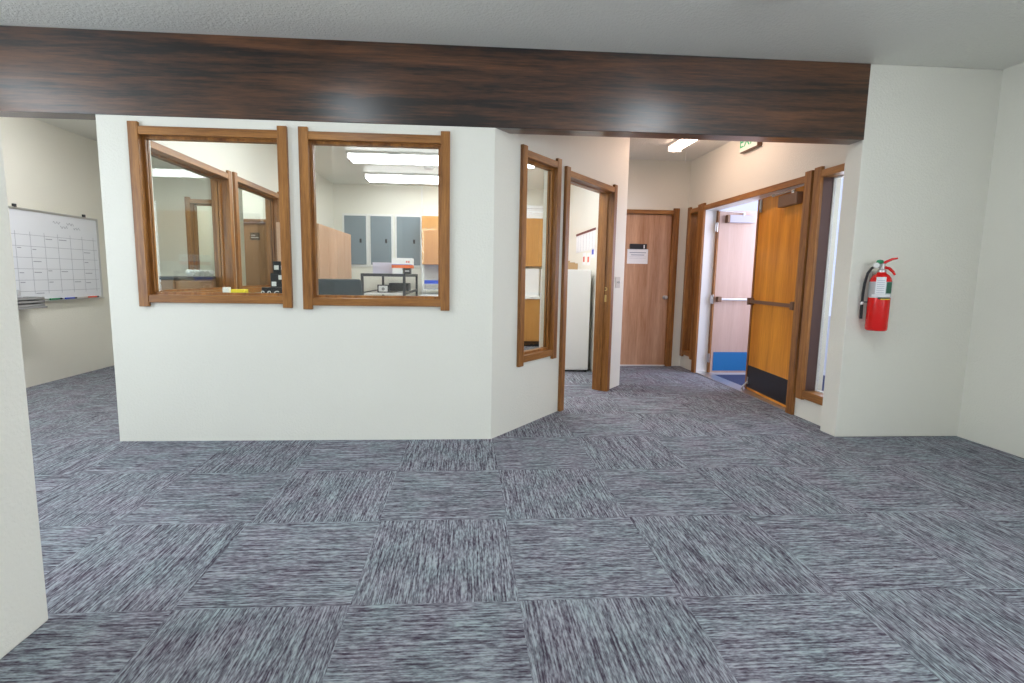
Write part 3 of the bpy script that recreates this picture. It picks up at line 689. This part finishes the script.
# black metal table and what stands on it
tb = empty('metal_table', (-1.43, 6.80, 0), 'tall black metal framed table against the office back wall', 'table')
tw, tl = 0.60, 1.72
box('tabletop', 0, tw, 0, tl, 1.145, 1.185, DGREY, tb, 0.003)
for x in (0, tw-0.035):
    for y in (0, tl-0.035): box('leg', x, x+0.035, y, y+0.035, 0, 1.145, DGREY, tb, 0.002)
box('lower_shelf', 0.02, tw-0.02, 0.03, tl-0.03, 0.90, 0.92, WHITE, tb, 0.002)
box('side_rail', 0.0, 0.03, 0.035, tl-0.035, 0.90, 0.93, DGREY, tb); box('side_rail', tw-0.03, tw, 0.035, tl-0.035, 0.90, 0.93, DGREY, tb)
def bx(nm, x0, x1, y0, y1, z0, z1, m, label, cat, bv=0.002):
    t = empty(nm, ((x0+x1)/2, (y0+y1)/2, z0), label, cat)
    b = box('body', (x0-x1)/2, (x1-x0)/2, (y0-y1)/2, (y1-y0)/2, 0, z1-z0, m, t, bv); return t
bx('paper_stack', -1.36, -1.06, 7.30, 7.52, 1.185, 1.345, LILAC, 'stack of lilac white papers on the left of the black table', 'papers')
bx('paper_stack', -1.04, -0.90, 7.05, 7.30, 1.185, 1.265, PAPER, 'white paper stack holding up the orange and white box', 'papers')
ob = bx('carton', -1.05, -0.77, 7.05, 7.32, 1.265, 1.405, PAPER, 'white carton with an orange band on top of the white papers', 'box')
s_ = box('orange_band', -0.141, 0.141, -0.1365, 0.1365, 0.0, 0.045, ORPRINT, ob); s_['label'] = 'orange band'
box('blue_stripe', -0.141, 0.141, -0.137, -0.1355, 0.045, 0.052, BLUE, ob)
MB().box(0.06, 0.08, -0.137, -0.1355, 0.075, 0.10).box(0.09, 0.11, -0.137, -0.1355, 0.075, 0.10).build('red_print', REDP, ob)
bb = bx('black_box', -0.88, -0.79, 7.06, 7.20, 1.185, 1.2645, DGREY, 'small dark box under the right end of the orange banded carton', 'box')
box('box_label', -0.03, 0.03, -0.072, -0.07, 0.03, 0.05, SILVER, bb)
pf = bx('picture_frame', -1.24, -1.08, 6.98, 7.01, 0.921, 1.03, BLACK, 'small dark framed picture on the lower shelf of the black table', 'picture frame')
box('picture', -0.062, 0.062, -0.017, -0.015, 0.014, 0.096, PAPER, pf); MB().lathe([(0, 0), (0.022, 0), (0.022, 0.002), (0, 0.002)], Matrix.Translation((0, -0.017, 0.05)) @ Matrix.Rotation(PI/2, 4, 'X')).build('picture_motif', GREY, pf)
bx('flat_tray', -1.20, -0.90, 7.75, 8.05, 0.921, 1.04, DGREY, 'flat dark machine at the back of the lower shelf of the black table', 'machine')

# electrical panels on the office back wall
for k, (x0, x1) in enumerate(((-2.09, -1.725), (-1.648, -1.297), (-1.205, -0.805))):
    nm = ['left', 'middle', 'right'][k]
    t = empty('wall_locker', Matrix.Translation((x0, 8.73, 1.335)), 'tall flat grey blue wall locker on the office back wall, %s one of three' % nm, 'locker', 'grey wall lockers in the office')
    w = x1-x0
    box('surround', -0.035, w+0.035, -0.02, 0, -0.035, 0.86, WHITE, t, 0.002)
    ld_ = box('door', 0, w, -0.032, -0.02, 0, 0.825, GREYP, t, 0.002)
    box('latch', w*0.70, w*0.70+0.035, -0.042, -0.032, 0.37, 0.44, BLACK, ld_, 0.003)
vt = box('trim_6', -0.785, -0.765, 8.70, 8.73, 0, H, WHITE); vt['kind'] = 'structure'

# wall cabinets and base units along the back wall
for k in range(4):
    x0 = -0.75+k*0.56; nm = ['leftmost', 'second from the left', 'third from the left', 'rightmost'][k]
    t = empty('wall_cabinet', (x0, 8.40, 1.345), 'golden oak wall cabinet on the office back wall, %s' % nm, 'cabinet', 'wall cabinets in the office')
    box('carcass', 0, 0.558, 0, 0.33, 0, 0.80, CAB, t, 0.002)
    for s in (0, 1): box('door', 0.004+s*0.277, 0.277+s*0.277, -0.018, 0, 0.004, 0.796, CAB, t, 0.002)
    b = empty('base_cabinet', (x0, 8.16, 0), 'golden oak base cabinet under the white office worktop, %s' % nm, 'cabinet', 'base cabinets in the office')
    box('carcass', 0, 0.558, 0, 0.56, 0.09, 0.80, CAB, b, 0.002); box('plinth', 0, 0.558, 0.05, 0.56, 0, 0.09, BLACK, b)
    for s in (0, 1): box('door', 0.004+s*0.277, 0.277+s*0.277, -0.018, 0, 0.10, 0.79, CAB, b, 0.002)
tag(box('worktop', -0.76, 1.50, 8.12, 8.725, 0.80, 0.845, WHITE, None, 0.004), 'white worktop over the oak base cabinets in the office', 'worktop')
ltr = empty('letter_tray', (-0.71, 8.25, 0.845), 'grey wire letter tray stack on the office worktop', 'letter tray')
for z in (0.0, 0.09, 0.17): box('tray', 0, 0.44, 0, 0.3, z, z+0.012, SILVER, ltr, 0.002)
for x in (0, 0.43):
    for y in (0, 0.29): box('post', x, x+0.01, y, y+0.01, 0.012, 0.182, SILVER, ltr)
tag(box('blue_folder_box', -0.70, -0.30, 8.27, 8.52, 1.028, 1.085, BLUE, None, 0.003), 'flat blue box lying on top of the letter trays', 'box')
cart = bx('carton', 0.93, 1.28, 8.42, 8.68, 2.145, 2.36, PAPER, 'white carton on top of the oak wall cabinets, seen through the tall window', 'box')
box('lid_line', -0.176, 0.176, -0.131, 0.131, 0.16, 0.165, GREY, cart)
bx('paper_stack', 0.98, 1.22, 8.30, 8.60, 0.845, 1.30, PAPER, 'tall pale paper pile on the worktop seen through the tall window', 'papers')

# white cabinet by the doorway, box on it, charts on the wall beyond
fc = empty('white_cabinet', (0.985, 5.975, 0), 'plain white metal cabinet standing just inside the office doorway', 'cabinet')
box('body', 0, 0.535, 0.02, 0.58, 0.02, 1.268, WHITE, fc, 0.006); box('door', 0.002, 0.533, 0, 0.02, 0.03, 1.262, WHITE, fc, 0.004)
box('base', 0.01, 0.525, 0.03, 0.57, 0, 0.02, RUBBER, fc); box('handle', 0.03, 0.045, -0.018, 0, 0.85, 1.05, WHITE, fc, 0.003)
cb_ = empty('cardboard_box', Matrix.Translation((1.16, 6.02, 1.268)), 'open tan cardboard box on top of the white office cabinet', 'box')
cbm = MB().box(0, 0.20, 0, 0.16, 0, 0.004).box(0, 0.20, 0, 0.004, 0, 0.075).box(0, 0.20, 0.156, 0.16, 0, 0.09).box(0, 0.004, 0.004, 0.156, 0, 0.09).box(0.196, 0.20, 0.004, 0.156, 0, 0.075)
cbm.build('tray', CARD, cb_)
box('flap', 0.0, 0.10, 0.0, 0.004, 0.075, 0.105, CARD, cb_)
FI = frame(1.575, 7.3, -90)                             # inner face of the office right wall, u = 7.3 - Y
ch = empty('wall_chart', FI @ Matrix.Translation((0.20, 0, 1.52)), 'white wall chart with a dark red top strip inside the office doorway', 'chart')
box('sheet', 0, 1.05, -0.004, 0, 0, 0.235, PAPER, ch); box('top_strip', 0, 1.05, -0.010, 0, 0.235, 0.262, plain('maroon_strip', (0.16, 0.03, 0.03), 0.5), ch)
cl = MB()
for k in range(6): cl.box(0.12+k*0.16, 0.125+k*0.16, -0.005, -0.004, 0.01, 0.22)
cl.build('chart_lines', LINE, ch)
for k, (u, z, m_) in enumerate(((0.62, 1.34, REDP), (0.86, 1.33, REDP), (1.08, 1.42, BLUE))):
    n_ = empty('wall_notice', FI @ Matrix.Translation((u, 0, z)), 'small %s notice pinned below the wall chart, %s of three' % (('red and white', 'red and white', 'blue and white')[k], ('left', 'middle', 'right')[k]), 'notice', 'notices pinned inside the office')
    box('sheet', 0, 0.17, -0.003, 0, 0, 0.16, PAPER, n_); box('print_block', 0.03, 0.12, -0.004, -0.003, 0.04, 0.11, m_, n_)
bpy.context.view_layer.update()
